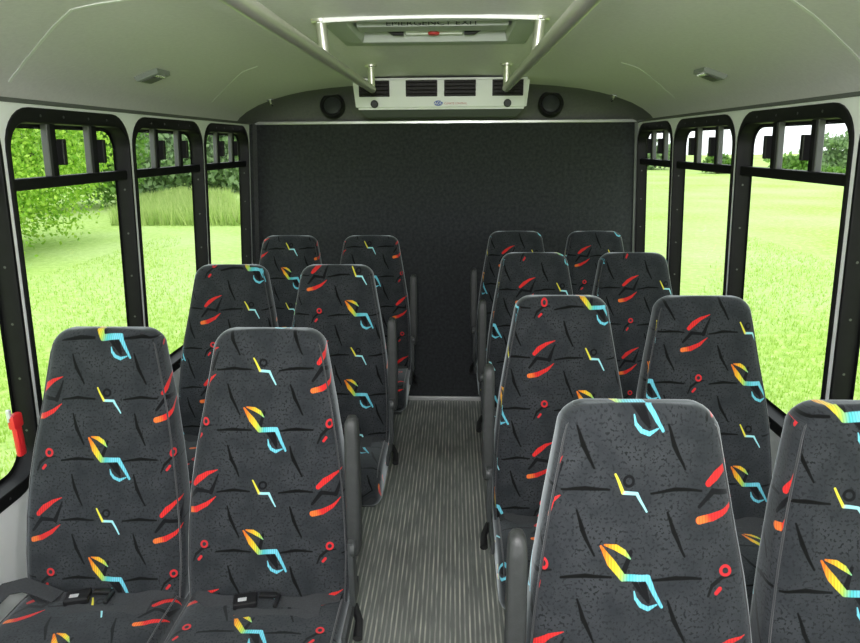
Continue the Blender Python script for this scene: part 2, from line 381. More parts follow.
# windows: (start, end) along the bus
WZ0, WZ1 = .678, 1.803
WL = [(-.375, .315), (.335, 1.025), (1.045, 1.745), (1.765, 2.455), (2.480, 3.180), (3.205, 3.895)]
WR = [(-.31, .39), (.415, 1.115), (1.14, 1.835), (1.862, 2.605), (2.632, 3.345), (3.375, 4.000)]
def rrect(y0, y1, z0, z1, r, n=7):
    pts = []; r = max(r, .01)
    for cy, cz, a0 in ((y1-r, z1-r, 0), (y0+r, z1-r, PI/2), (y0+r, z0+r, PI), (y1-r, z0+r, 1.5*PI)):
        for k in range(n+1):
            a = a0+PI/2*k/n; pts.append((cy+r*math.cos(a), cz+r*math.sin(a)))
    return pts
def side_wall(side, wins, name):
    bm = new()
    ZB, ZU = -.06, 1.90
    def P(y, z, n): return bm.verts.new((wx(side, z, n), y, z))
    cuts = [Y0]
    for (a, b_), (c, d) in zip(wins, wins[1:]): cuts.append((b_+c)/2)
    cuts.append(YP); 
    for i, (a, b_) in enumerate(wins):
        c0, c1 = cuts[i], cuts[i+1]
        hole = rrect(a+.008, b_-.008, WZ0+.014, WZ1-.014, .105)
        n7 = len(hole)//4
        loops = []
        for n_ in (0, .05):
            inner = [P(y, z, n_) for y, z in hole]
            crn = [P(c1, ZU, n_), P(c0, ZU, n_), P(c0, ZB, n_), P(c1, ZB, n_)]
            loops.append(inner)
            for q in range(4):
                for k in range(n7-1):
                    bm.faces.new((crn[q], inner[q*n7+k+1], inner[q*n7+k]))
                nx = ((q+1)*n7) % len(hole)
                bm.faces.new((crn[q], crn[(q+1) % 4], inner[nx], inner[q*n7+n7-1]))
        for k in range(len(hole)):
            j = (k+1) % len(hole)
            bm.faces.new((loops[0][k], loops[0][j], loops[1][j], loops[1][k]))
    for n_ in (0, .05):
        v = [P(YP, ZB, n_), P(YE, ZB, n_), P(YE, ZU, n_), P(YP, ZU, n_)]; bm.faces.new(v)
    return obj(name, bm, M['wall'], kind='structure')
side_wall(-1, WL, 'wall_left'); side_wall(1, WR, 'wall_right')

def window(side, y0, y1, idx, handle=None):
    t = thing('window_%d' % idx, kind='structure')
    def P(y, z, n): return Vector((wx(side, z, n), y, z))
    # frame: flange on the wall, return into the opening
    prof = [(0, 0, -.001), (0, 0, -.006), (.003, .003, -.008), (.013, .040, -.008), (.015, .043, -.005), (.016, .045, .048), (.030, .058, .048)]
    bm = new(); rings = []
    for oy, oz, n_ in prof:
        rings.append([P(y, z, n_) for y, z in rrect(y0+oy, y1-oy, WZ0+oz, WZ1-oz, .115-oz*.8)])
    rings = [list(r) for r in zip(*rings)]
    R = [[bm.verts.new(p) for p in r] for r in rings]
    for i in range(len(R)):
        for k in range(len(prof)-1):
            j = (i+1) % len(R); bm.faces.new((R[i][k], R[j][k], R[j][k+1], R[i][k+1]))
    f = obj('frame', bm, M['frame'], t, smooth=35)
    # screws round the flange
    bm = new()
    for y in (y0+.16, (y0+y1)/2-.07, (y0+y1)/2+.07, y1-.16):
        for z in (WZ1-.022, WZ0+.022):
            disc(bm, P(y, z, -.0085), (-side, 0, 0), .004, .002, 8)
    for z in (.85, 1.02, 1.19, 1.36, 1.53):
        disc(bm, P(y1-.015, z, .020), (0, -1, 0), .004, .003, 8)
    obj('screws', bm, M['track'], f)
    def bar(nm, a, b_, w, n0, n1, m, par, along='y'):
        bm = new()
        if along == 'y':   # a,b_: y range ; w: z range
            c = [P(a, w[0], n0), P(b_, w[0], n0), P(b_, w[1], n0), P(a, w[1], n0), P(a, w[0], n1), P(b_, w[0], n1), P(b_, w[1], n1), P(a, w[1], n1)]
        v = [bm.verts.new(p) for p in c]
        for q in ((0, 1, 2, 3), (4, 7, 6, 5), (0, 4, 5, 1), (3, 2, 6, 7), (0, 3, 7, 4), (1, 5, 6, 2)): bm.faces.new([v[k] for k in q])
        bmesh.ops.bevel(bm, geom=bm.edges[:], offset=.0025, segments=1, affect='EDGES')
        return obj(nm, bm, m, par)
    bar('transom', y0+.014, y1-.014, (1.568, 1.602), .006, .046, M['frame'], t)
    w = y1-y0
    m1, m2 = (y0+w*.350, y0+w*.690) if side < 0 else (y0+w*.320, y0+w*.655)
    for c, ww in ((m1, .054), (m2, .060)):
        bar('mullion', c-ww/2, c-ww/6, (1.600, 1.765), .012, .034, M['track'], t)
        mu = bar('mullion', c-ww/6, c+ww/2, (1.600, 1.765), .018, .040, M['frame'], t)
        bar('latch', c+ww*.42, c+ww*.42+.020, (1.635, 1.715), -.004, .020, M['latch'], t)
    # glass: one fixed pane, three upper ones
    def pane(a, b_, za, zb, n_):
        bm = new(); v = [bm.verts.new(P(*p)) for p in ((a, za, n_), (b_, za, n_), (b_, zb, n_), (a, zb, n_))]
        bm.faces.new(v); obj('pane', bm, M['glass'], t)
    bmg = new()
    pts = [(y, z) for y, z in rrect(y0+.024, y1-.024, WZ0+.050, WZ1-.050, .078)]
    lo = [(y, z) for y, z in pts if z < 1.575]
    lo = sorted(set(lo), key=lambda q: 0)
    v = [bmg.verts.new(P(y, z, .042)) for y, z in [(y0+.024, 1.575)]+[q for q in pts if q[1] < 1.575]+[(y1-.024, 1.575)]]
    bmg.faces.new(v); obj('pane', bmg, M['glass'], t)
    pane(y0+.026, m1, 1.595, WZ1-.052, .034); pane(m1, m2, 1.595, WZ1-.052, .038); pane(m2, y1-.026, 1.595, WZ1-.052, .034)
    if handle is not None:
        hy, hz = handle
        h = thing('release_handle'); h.parent = t; tag(h, 'red emergency release handle')
        o = P(hy, hz, .006)
        bm = new(); vs = box(bm, (0, 0, 0), (.018, .028, .130), .008)
        box(bm, (0, 0, .048), (.022, .042, .045), .008)
        bmesh.ops.translate(bm, vec=o, verts=bm.verts[:])
        h2 = obj('lever', bm, M['red'], h, smooth=40)
        bm = new(); box(bm, o+Vector((side*.004, -.016, .070)), (.012, .010, .040), .003)
        obj('catch', bm, M['silver'], h)
    return t
n = 1
for a, b_ in WL:
    window(-1, a, b_, n, handle=(1.672, .860) if n == 3 else None); n += 1
for a, b_ in WR:
    window(1, a, b_, n, handle=(3.30, .80) if n == 11 else None); n += 1

# ceiling with a square opening for the escape hatch
HX0, HX1, HY0, HY1 = -.283, .285, 1.825, 2.255
full = [(-x, z) for x, z in PROF]+[(x, z) for x, z in PROF[::-1][1:]]
def insert_x(pl, x):
    if any(abs(p[0]-x) < 1e-6 for p in pl): return pl
    return sorted(pl+[(x, ceil_z(x))])
full = sorted(full); full = insert_x(full, HX0); full = insert_x(full, HX1)
YC = 3.70
ys = [Y0, HY0, HY1, YC]
bm = new()
G = {}
def GV(i, y, dz=0):
    k = (i, round(y, 4), dz)
    if k not in G: G[k] = bm.verts.new((full[i][0], y, full[i][1]+dz))
    return G[k]
for i in range(len(full)-1):
    for ya, yb in zip(ys, ys[1:]):
        if ya == HY0 and HX0-1e-6 <= full[i][0] and full[i+1][0] <= HX1+1e-6: continue
        bm.faces.new((GV(i, ya), GV(i+1, ya), GV(i+1, yb), GV(i, yb)))
        bm.faces.new((GV(i, ya, .05), GV(i, yb, .05), GV(i+1, yb, .05), GV(i+1, ya, .05)))
obj('ceiling', bm, M['ceil'], smooth=60, kind='structure', recalc=False)
# rear cap: the dark moulded end of the headliner, curving down to the partition
bm = new()
rings = []
for k in range(9):
    s = k/8
    y = YC+(4.03-YC)*math.sin(s*PI/2)**.55 if k else YC
    zc = []
    for x_, z_ in full:
        e = (1-math.cos(s*PI/2))
        zc.append((x_*(1-.0*e), y, z_+(1.80-z_)*e))
    rings.append(zc)
loft(bm, rings, close=False, caps=False)
obj('wall_back', bm, M['cap'], smooth=60, kind='structure')
bm = new(); box(bm, (0, YE+.02, .95), (2.55, .04, 2.05)); obj('wall_rear', bm, M['wall'], kind='structure')

# thin dark trim where the headliner meets each wall, pale joints across the cove
for s, nm in ((-1, 'trim_1'), (1, 'trim_2')):
    bm = new(); box(bm, (s*(WT-.006), (Y0+YP)/2, 1.818), (.014, YP-Y0-.01, .012), .003); obj(nm, bm, M['rubbertrim'], kind='structure')
ti = 3
for s in (-1, 1):
    for pth, w_ in ((((.62, 1.462), (.70, 1.462), (.77, 1.476), (.86, 1.555), (.95, 1.636), (1.02, 1.69), (1.08, 1.731), (1.14, 1.76)), .010),
                    (((.70, 2.60), (.789, 2.68), (.90, 2.86), (1.008, 3.02), (1.10, 3.12)), .005)):
        bm = new(); pts = []
        for (xa, ya), (xb, yb) in zip(pth, pth[1:]):
            for k in range(4): pts.append((s*(xa+(xb-xa)*k/4), ya+(yb-ya)*k/4, ceil_z(xa+(xb-xa)*k/4)-.001))
        ribbon(bm, pts, (0, 1, 0), w_, .002)
        obj('trim_%d' % ti, bm, M['seam'], smooth=60, kind='structure'); ti += 1
# front of the bus behind the photographer: dash wall below a wide windscreen
bm = new()
box(bm, (0, Y0-.03, .40), (2.56, .06, .95)); box(bm, (0, Y0-.03, 1.97), (2.44, .06, .16))
for x_ in (-1.19, 0, 1.19): box(bm, (x_, Y0-.03, 1.38), (.10, .06, 1.05))
obj('wall_front', bm, M['wall'], kind='structure')

# ground outside
bm = new(); nG = 60
g = [[bm.verts.new((-140+280*i/nG, -60+200*j/nG, 0)) for j in range(nG+1)] for i in range(nG+1)]
for i in range(nG):
    for j in range(nG): bm.faces.new((g[i][j], g[i+1][j], g[i+1][j+1], g[i][j+1]))
for v in bm.verts:
    d = max(0, math.hypot(v.co.x, v.co.y)-20)
    v.co.z = .10*math.sin(v.co.x*.13+1)*math.cos(v.co.y*.11)*min(1, d/30)
obj('ground', bm, M['grass'], loc=(0, 0, -.80), kind='structure')

# ------------------------------------------------------------------ partition
pt = thing('partition', 'charcoal carpeted partition behind the last seats, with bright metal edging', 'partition', (0, YP, 0))
bm = new(); box(bm, (0, .012, .915), (2.30, .022, 1.80), .003)
# widen downwards with the leaning walls
for v in bm.verts:
    z = v.co.z; v.co.x = math.copysign(WT+SL*(ZT-z)-.006, v.co.x)
obj('panel', bm, M['carpet'], pt)
bm = new(); box(bm, (0, -.004, 1.822), (2.318, .030, .018), .003); obj('top_edging', bm, M['alu'], pt, label='bright aluminium top edging')
bm = new(); box(bm, (0, -.006, .014), (2.40, .018, .028), .003); obj('bottom_edging', bm, M['alu'], pt, label='bright aluminium floor strip')
bm = new()
for s in (-1, 1):
    box(bm, (s*(WT-.004+SL*.85), -.004, .95), (.016, .016, 1.72), 0, rot=None)
for v in bm.verts: v.co.x = math.copysign(abs(v.co.x)-(WT-.004+SL*.85)+wx(1, v.co.z)-.012, v.co.x)
obj('side_edging', bm, M['greyplastic'], pt)

bm = new(); box(bm, (-1, -.045, .915), (.020, .088, 1.80), .002)
for v in bm.verts: v.co.x = v.co.x+1+wx(-1, v.co.z)+.012
obj('side_flange', bm, M['carpet'], pt)
# ------------------------------------------------------------------ seats
# half width of the backrest at each height
HWZ = [(.46, .220), (.52, .2270), (.62, .2270), (.74, .221), (.86, .208), (.98, .187), (1.08, .169), (1.14, .158), (1.19, .149), (1.30, .143)]
def hw(z):
    for (a, wa), (b_, wb) in zip(HWZ, HWZ[1:]):
        if a <= z <= b_: return wa+(wb-wa)*(z-a)/(b_-a)
    return HWZ[0][1] if z < .46 else HWZ[-1][1]
ZTOP = 1.200
def yf(z): return -.200+.200*(max(0, z-.46)/(ZTOP-.46))**.9 - .012*math.sin(PI*min(1, max(0, (z-.50)/.5)))
def section(w, d, r, yc0, n=5, crown=.006):
    """rounded rectangle, front edge at yc0 (towards -y), depth d"""
    pts = []
    NX = 8
    w_ = w-r
    for k in range(NX+1):                       # front, left to right
        x_ = -w_+2*w_*k/NX; pts.append((x_, yc0-crown*(1-(x_/w)**2)+crown*.0))
    for k in range(1, n+1):
        a = -PI/2+PI/2*k/n; pts.append((w_+r*math.cos(a), yc0+r+r*math.sin(a)))
    pts.append((w, yc0+d-r))
    for k in range(1, n+1):
        a = PI/2*k/n; pts.append((w_+r*math.cos(a), yc0+d-r+r*math.sin(a)))
    m_ = [( -x_, y_) for x_, y_ in pts[NX+1:]][::-1]
    return pts+m_
def uv_body(bm, rings, vs_, flatu=None, gusset=0):
    """loft with UV = (arc from front centre, v)"""
    uvl = bm.loops.layers.uv.new('UVMap')
    R = [[bm.verts.new(p) for p in r] for r in rings]; n_ = len(R[0]); US = []
    for q, r in enumerate(rings):
        us = [0]*n_
        # front points are 0..8, centre index 4
        us[4] = 0; acc = 0
        for k in range(5, n_//2+5):
            a = Vector(r[k % n_])-Vector(r[(k-1) % n_]); acc += a.length; us[k % n_] = acc
        acc = 0
        for k in range(3, 3-(n_-n_//2), -1):
            a = Vector(r[k % n_])-Vector(r[(k+1) % n_]); acc += a.length
            if us[k % n_] == 0 or k >= 0: us[k % n_] = -acc
            else: us[k % n_] = -acc if k % n_ > n_//2+4 else us[k % n_]
        if flatu and flatu[q]: us = [p[0] for p in r]
        elif gusset:
            w_ = max(p[0] for p in r)
            us = [u_-gusset if (p[0] < -w_+.012 and k > 12) else u_ for k, (u_, p) in enumerate(zip(us, r))]
        US.append(us)
    def face(idx):
        f = bm.faces.new([R[i][k] for i, k in idx]); f.smooth = True
        for lp, (i, k) in zip(f.loops, idx):
            v = vs_[i][k] if isinstance(vs_[i], list) else vs_[i]
            lp[uvl].uv = (US[i][k], v)
    for i in range(len(R)-1):
        for k in range(n_):
            j = (k+1) % n_; face([(i, k), (i, j), (i+1, j), (i+1, k)])
    face([(0, k) for k in range(n_)][::-1]); face([(len(R)-1, k) for k in range(n_)])
def make_seat(arm_side):
    t = thing('bus_seat')
    # ---- backrest
    bm = new(); rings = []; vv = []; fl = []
    TH_ = .105
    zs = [.455, .462, .48, .52, .58, .64, .70, .76, .82, .88, .94, 1.0, 1.05, 1.10, 1.135]
    for z in zs:
        inset = .012 if z == .455 else 0
        th = TH_-.02*(z-.46)/.7
        sec = section(hw(z)-inset, th, .030, yf(z)+inset)
        rings.append([(x_, y_, z) for x_, y_ in sec]); vv.append(z); fl.append(False)
    # rounded top: quarter circle radius rt
    rt = .052
    for k in range(1, 9):
        a = PI/2*k/8
        z = 1.148+rt*math.sin(a); ins = rt*(1-math.cos(a))
        zz = 1.148+rt*a
        w_ = hw(1.148)-ins*.95-.004*k/8; th = (TH_-.02)-ins*1.30
        y0_ = yf(1.148)+ins*.55+.012*math.sin(a)
        sec = section(w_, max(th, .015), min(.030, max(th, .015)*.45), y0_)
        bow = .006
        rings.append([(x_, y_, z+bow*math.sin(a)*(1-(x_/w_)**2)) for x_, y_ in sec])
        vv.append([min(zz, z+max(0, (y_-y0_))*.7) if k < 8 else z+(y_-y0_)*.8 for x_, y_ in sec] if k > 3 else zz); fl.append(k > 2)
    uv_body(bm, rings, vv, fl, .075)
    back = obj('backrest', bm, M['fabric'], t)
    back.data.set_sharp_from_angle(angle=math.radians(75))
    # seams piped along both front edges
    for s in (-1, 1):
        bm = new()
        pts = [(s*(hw(z)-.0085), yf(z)+.0085, z) for z in [.48, .6, .7, .8, .9, 1.0, 1.08, 1.14]]+[(s*(hw(1.148)-.014), yf(1.148)+.014, 1.165), (s*(hw(1.148)-.030), yf(1.148)+.024, 1.183)]
        tube(bm, pts, .0022, 6); obj('piping', bm, M['piping'], back, smooth=60)
    # ---- rear shell
    bm = new(); rings = []
    for z in (.50, .56, .75, .95, 1.10, 1.155):
        w_ = hw(z)-.020; y_ = yf(z)+TH_-.02*(z-.46)/.7-.012
        sec = section(w_, .024, .010, y_, n=3, crown=0); rings.append([(a, b_, z) for a, b_ in sec])
    loft(bm, rings); obj('back_shell', bm, M['dkplastic'], t, smooth=50)
    # ---- cushion: sections along y, going forward
    bm = new(); rings = []; vv = []
    zt = .490; th0 = .135
    L_ = [(-.085, .0, .02), (-.105, .0, 0), (-.16, 0, 0), (-.24, 0, 0), (-.32, 0, 0), (-.39, 0, 0), (-.43, .004, 0), (-.455, .014, .004), (-.470, .032, .012), (-.476, .055, .02)]
    for y_, drop, ins in L_:
        ztop = zt-drop+.012*math.sin(PI*min(1, max(0, (-y_-.08)/.42)))
        zb = .350+ins
        hgt = ztop-zb; w_ = .222-ins
        sec = section(w_, hgt, min(.032, hgt*.4), 0, crown=.008)     # 'front' of the section is the cushion's top
        r_ = [(x_, y_, ztop-q) for x_, q in sec]
        rings.append(r_); vv.append(.47-(-y_-.16)-drop*.9)
    uv_body(bm, rings, vv)
    cu = obj('cushion', bm, M['fabric'], t)
    for s in (-1, 1):
        bm = new(); pts = [(s*.208, y_, zt-.004+.012*math.sin(PI*min(1, max(0, (-y_-.08)/.42)))-(.018 if y_ < -.44 else 0)) for y_ in (-.15, -.22, -.3, -.38, -.42, -.452)]
        tube(bm, pts, .0025, 6); obj('piping', bm, M['piping'], cu, smooth=60)
    # ---- pedestal frame
    bm = new(); box(bm, (0, -.235, .330), (.38, .34, .035), .006)
    fr = obj('seat_frame', bm, M['dkplastic'], t)
    bm = new()
    for y_ in (-.36, -.10): box(bm, (0, y_, .165), (.050, .045, .31), .005)
    box(bm, (0, -.23, .012), (.075, .38, .018), .004)
    obj('pedestal', bm, M['dkplastic'], t)
    # ---- belt: webbing from both rear corners, buckle in the middle
    bl = thing('seat_belt'); bl.parent = t
    def top_z(y_): return zt+.012*math.sin(PI*min(1, max(0, (-y_-.08)/.42)))+.004
    bm = new()
    ribbon(bm, [(-.205, -.185, .500), (-.19, -.190, .512), (-.15, -.215, .508), (-.09, -.225, .507), (-.03, -.222, .508)], (0, 1, .12), .046, .0022)
    ribbon(bm, [(.205, -.180, .505), (.16, -.200, .510), (.10, -.222, .508), (.05, -.226, .508)], (0, 1, .12), .046, .0022)
    ribbon(bm, [(-.06, -.262, .510), (.02, -.268, .508), (.10, -.262, .507), (.16, -.245, .508)], (0, 1, .1), .040, .0022)
    obj('webbing', bm, M['belt'], bl)
    bm = new(); box(bm, (-.045, -.225, .517), (.062, .044, .018), .004, rot=Matrix.Rotation(.25, 4, 'Z'))
    box(bm, (.012, -.203, .519), (.050, .016, .010), .003); box(bm, (.040, -.222, .517), (.012, .044, .010), .003)
    obj('buckle', bm, M['black'], bl)
    bm = new(); box(bm, (-.050, -.232, .5272), (.022, .012, .0016), 0, rot=Matrix.Rotation(.25, 4, 'Z'))
    obj('buckle_tag', bm, M['silver'], bl, label='silver release plate')
    # ---- folded-up armrest on the aisle side
    if arm_side:
        s = arm_side
        ar = thing('armrest'); ar.parent = t
        bm = new(); rings = []
        for k, z in enumerate([.625, .630, .645, .73, .85, .97, 1.000, 1.012, 1.016]):
            q = [.006, .012, .017, .0185, .0185, .0175, .016, .011, .004][k]
            yy = -.188+.03*(z-.655)/.37
            sec = section(q, .052*q/.0185+.004, min(q*.8, .010), yy+.026*(1-q/.0185), n=3, crown=0)
            rings.append([(a+s*.246, b_, z) for a, b_ in sec])
        loft(bm, rings); obj('pad', bm, M['arm'], ar, smooth=50)
        bm = new(); box(bm, (s*.240, -.180, .585), (.016, .050, .20), .006); box(bm, (s*.234, -.20, .47), (.012, .24, .045), .005)
        disc(bm, (s*.246, -.190, .662), (s, 0, 0), .022, .012, 16)
        obj('arm_bracket', bm, M['dkplastic'], ar, smooth=40)
        bm = new(); tube(bm, [(s*.236, -.16, .455), (s*.256, -.20, .440), (s*.258, -.25, .425)], [.012, .011, .013], 10)
        obj('recline_lever', bm, M['black'], t, smooth=50)
    return t
def copy_tree(o, parent=None, loc=None):
    c = o.copy(); COL.objects.link(c)
    if parent: c.parent = parent
    for ch in o.children: copy_tree(ch, c)
    return c
protos = {0: make_seat(0), 1: make_seat(1), -1: make_seat(-1)}
used = set()
GA, GW = .429, .883
SEATS = [  # x, y(top front edge), aisle arm side, logo x, logo z, dz, label
 (-.443, 1.625, 1, -.003, .944, 0, 'aisle seat in the front row left of the aisle, nearest the bottom of the photo'),
 (-.902, 1.625, 0, .022, .862, .0, 'window seat at the far left in the nearest left row, belt buckle on it'),
 (-GA, 2.585, 1, .10, 1.004, 0, 'aisle seat in the middle row on the left side'),
 (-GW, 2.585, 0, .10, 1.186, 0, 'window seat in the middle row on the left side'),
 (-.397, 3.47, 1, .0, .986, 0, 'aisle seat in the rear row left of the aisle, before the partition'),
 (-.855, 3.47, 0, .02, .976, 0, 'window seat in the rear row on the left, before the partition'),
 (.431, 1.130, -1, -.022, 1.210, 0, 'large aisle seat in the nearest right row, cyan hook over its top'),
 (.887, 1.135, 0, -.06, 1.186, 0, 'window seat cut off by the right edge of the photo'),
 (.427, 2.03, -1, .105, .850, 0, 'aisle seat in the second row from the camera, right of the aisle'),
 (.892, 2.03, 0, .14, .935, 0, 'window seat in the second row from the camera on the right side'),
 (.443, 2.90, -1, .13, .880, 0, 'aisle seat in the third row from the camera, right of the aisle'),
 (.900, 2.90, 0, .145, .890, 0, 'window seat in the third row from the camera on the right side'),
 (GA-.003, 3.65, -1, .12, .91, 0, 'aisle seat in the last row right of the aisle, against the partition'),
 (GW, 3.65, 0, .10, .91, 0, 'window seat in the last row on the right, against the partition'),
]
for (x_, y_, a, u0, v0, dz, lab) in SEATS:
    if a not in used: o = protos[a]; used.add(a)
    else: o = copy_tree(protos[a])
    o.location = (x_, y_, 0)
    tag(o, lab, 'bus seat', 'patterned high-back seats along the bus')
    for p in [o]+list(o.children_recursive): p.color = (.5+u0, .5+v0, .5, 1)

# ------------------------------------------------------------------ overhead rails
for s in (-1, 1):
    t = thing('grab_rail', ('left' if s < 0 else 'right')+' satin steel grab rail hanging lengthways under the ceiling', 'grab rail', (s*.285, 0, 0), 'overhead grab rails')
    zr = 1.920
    bm = new(); pts = [(0, -1.0, zr), (0, 2.84, zr)]
    tube(bm, pts, .0165, 16); obj('rail', bm, M['steel'], t, smooth=50)
    for y_ in (-.6, .6, 1.83, 2.83):
        bm = new(); tube(bm, [(0, y_, zr), (0 if y_ != 1.83 else s*.008, y_, ceil_z(.285)-.004)], .0145, 14); p = obj('post', bm, M['steel'], t, smooth=50)
        bm = new(); disc(bm, (0 if y_ != 1.83 else s*.008, y_, ceil_z(.285)-.005), (0, 0, -1), .026, .010, 18, .003)
        obj('flange', bm, M['steel'], p, smooth=40)

# ------------------------------------------------------------------ air conditioner
AY = 3.30
t = thing('air_conditioner', 'white ceiling air conditioner with four dark louvers above the partition', 'air conditioner', (-.002, AY, 1.86))
bm = new()
def acring(y_, zt_, zb_, w0, w1):
    return [(-w0, y_, zt_), (w0, y_, zt_), (w1, y_, zb_), (-w1, y_, zb_)]
# body: white face leaning a little back, grey underside running to the rear
v = [bm.verts.new(p) for p in acring(.0, .148, .000, .440, .425)]
ring2 = [bm.verts.new(p) for p in acring(.35, .148, .000, .440, .41)]
bm.faces.new(v[::-1]); bm.faces.new(ring2)
for k in range(4): bm.faces.new((v[k], v[(k+1) % 4], ring2[(k+1) % 4], ring2[k]))
bmesh.ops.bevel(bm, geom=[e for e in bm.edges], offset=.012, segments=3, affect='EDGES')
obj('housing', bm, M['white'], t, smooth=40)
bm = new(); loft(bm, [[(-.412, .02, .002), (.412, .02, .002), (.405, .34, .002), (-.405, .34, .002)], [(-.38, .06, -.035), (.38, .06, -.035), (.36, .34, -.035), (-.36, .34, -.035)]])
obj('underside', bm, M['underside'], t)
for cx in (-.330, -.095, .095, .330):
    hwv = .078 if abs(cx) < .2 else .076
    bm = new(); box(bm, (cx, -.002, .098), (2*hwv, .010, .076), .003); lv = obj('louver', bm, M['vent'], t)
    bm = new()
    for k in range(4): box(bm, (cx, -.009, .072+k*.0175), (2*hwv-.012, .008, .003), 0, rot=Matrix.Rotation(.5, 4, 'X'))
    for k in range(7): box(bm, (cx-hwv+.02+k*(2*hwv-.04)/6, -.010, .098), (.002, .004, .064))
    obj('slats', bm, M['vent'], lv)
for cx in (-.330, .330):
    bm = new(); disc(bm, (cx, -.006, .026), (0, -1, 0), .019, .014, 20, .004); obj('knob', bm, M['black'], t, smooth=40)
bm = new(); disc(bm, (0, 0, 0), (0, -1, 0), .022, .004, 28)
for v_ in bm.verts: v_.co.z *= .58
bmesh.ops.translate(bm, vec=(-.012, -.003, .028), verts=bm.verts[:])
lg = obj('logo_badge', bm, M['blue'], t, label='blue oval badge')
RX = Matrix.Rotation(PI/2, 4, 'X')
text_mesh('badge_lettering', 'ACC', .020, M['white'], lg, Matrix.Translation((-.012, -.0065, .028)) @ RX)
text_mesh('maker_lettering', 'CLIMATE CONTROL', .0125, M['redprint'], t, Matrix.Translation((.074, -.002, .026)) @ RX)

# ------------------------------------------------------------------ escape hatch
hcx, hcy = (HX0+HX1)/2, (HY0+HY1)/2
t = thing('roof_hatch', 'white framed escape hatch set into the ceiling between the grab rails', 'roof hatch', (hcx, hcy, 2.014))
hx, hy = (HX1-HX0)/2, (HY1-HY0)/2
def ringrect(ax, ay, z, bowz=0, n=10):
    pts = []
    for (x0, y0, x1, y1) in ((-ax, -ay, ax, -ay), (ax, -ay, ax, ay), (ax, ay, -ax, ay), (-ax, ay, -ax, -ay)):
        for k in range(n):
            q = k/n; xx = x0+(x1-x0)*q; yy = y0+(y1-y0)*q
            pts.append((xx, yy, z+bowz*(1-(xx/ax)**2)))
    return pts
bm = new()
loft(bm, [ringrect(hx+.014, hy+.014, .004), ringrect(hx+.014, hy+.014, -.001), ringrect(hx+.008, hy+.008, -.004), ringrect(hx-.050, hy-.040, -.001), ringrect(hx-.052, hy-.042, .003), ringrect(hx-.062, hy-.050, .052)], caps=False)
rim = obj('rim', bm, M['hatchgrey'], t, smooth=35)
bm = new()
pts = [(-hx-.015+2*(hx+.015)*k/12, -hy-.016, -.005+.008*(1-(2*k/12-1)**2)) for k in range(13)]
ribbon(bm, pts, (0, 0, 1), .011, .005); obj('lip', bm, M['white'], t, label='bright white front lip')
bm = new(); box(bm, (0, 0, .060), (2*hx-.06, 2*hy-.05, .014), .003)
obj('lid', bm, M['white'], t)
bm = new(); rings = []
for zz, ins in ((.052, 0), (.030, .002), (.007, .006)):
    rings.append([(x_, y_, zz) for x_, y_ in ((-.225+ins, -.06+ins*.2), (.225-ins, -.06+ins*.2), (.225-ins, .03-ins), (-.225+ins, .03-ins))])
loft(bm, rings); pn = obj('lid_panel', bm, M['hatchgrey'], t, label='grey-green inner panel with black lettering')
text_mesh('lettering', 'EMERGENCY EXIT', .030, M['black'], pn, Matrix.Translation((0, -.0615, .0150)) @ Matrix.Rotation(PI/2, 4, 'X') @ Matrix.Diagonal((1.12, .62, 1, 1)))
for s in (-1, 1):
    bm = new(); tube(bm, [(s*.165, .10, .036), (s*.125, .10, .014), (s*.095, .10, .014)], [.006, .007, .007], 8)
    obj('strut', bm, M['black'], t, smooth=40, label='black support strut')
bm = new(); box(bm, (0, .125, .030), (.18, .02, .036), .005); obj('latch_plate', bm, M['white'], t)
bm = new(); disc(bm, (0, .085, .026), (0, 0, -1), .011, .026, 16); disc(bm, (0, .085, .010), (0, 0, -1), .018, .008, 16, .002)
obj('release_knob', bm, M['pink'], t, smooth=40, label='small red turn knob')

# ------------------------------------------------------------------ speakers, ceiling vents, little lights
def cap_y(z):  # depth of the rear cap at height z near the centre
    return 3.99
for s, x_ in ((-1, -.655), (1, .628)):
    t = thing('speaker', 'round black speaker in the dark rear cap, '+('left' if s < 0 else 'right')+' of the air conditioner', 'speaker', (x_, 3.905, 1.914), 'round speakers in the rear cap')
    t.rotation_euler = (math.radians(-20), 0, 0)
    bm = new(); n_ = 32
    rings = []
    for r_, y_ in ((.074, .02), (.074, -.012), (.070, -.020), (.058, -.020), (.052, -.012), (.050, -.004)):
        rings.append([(r_*math.cos(2*PI*k/n_), y_, r_*math.sin(2*PI*k/n_)) for k in range(n_)])
    loft(bm, rings, caps=False); obj('surround', bm, M['black'], t, smooth=40)
    bm = new(); rings = []
    for r_, y_ in ((.052, -.008), (.035, -.013), (.018, -.015), (.004, -.0155)):
        rings.append([(r_*math.cos(2*PI*k/n_), y_, r_*math.sin(2*PI*k/n_)) for k in range(n_)])
    loft(bm, rings); obj('grille', bm, M['dkplastic'], t, smooth=40)
def on_cove(x_):
    e = .01; dz = (ceil_z(abs(x_)+e)-ceil_z(abs(x_)-e))/(2*e)*(1 if x_ > 0 else -1)
    return math.atan(dz)
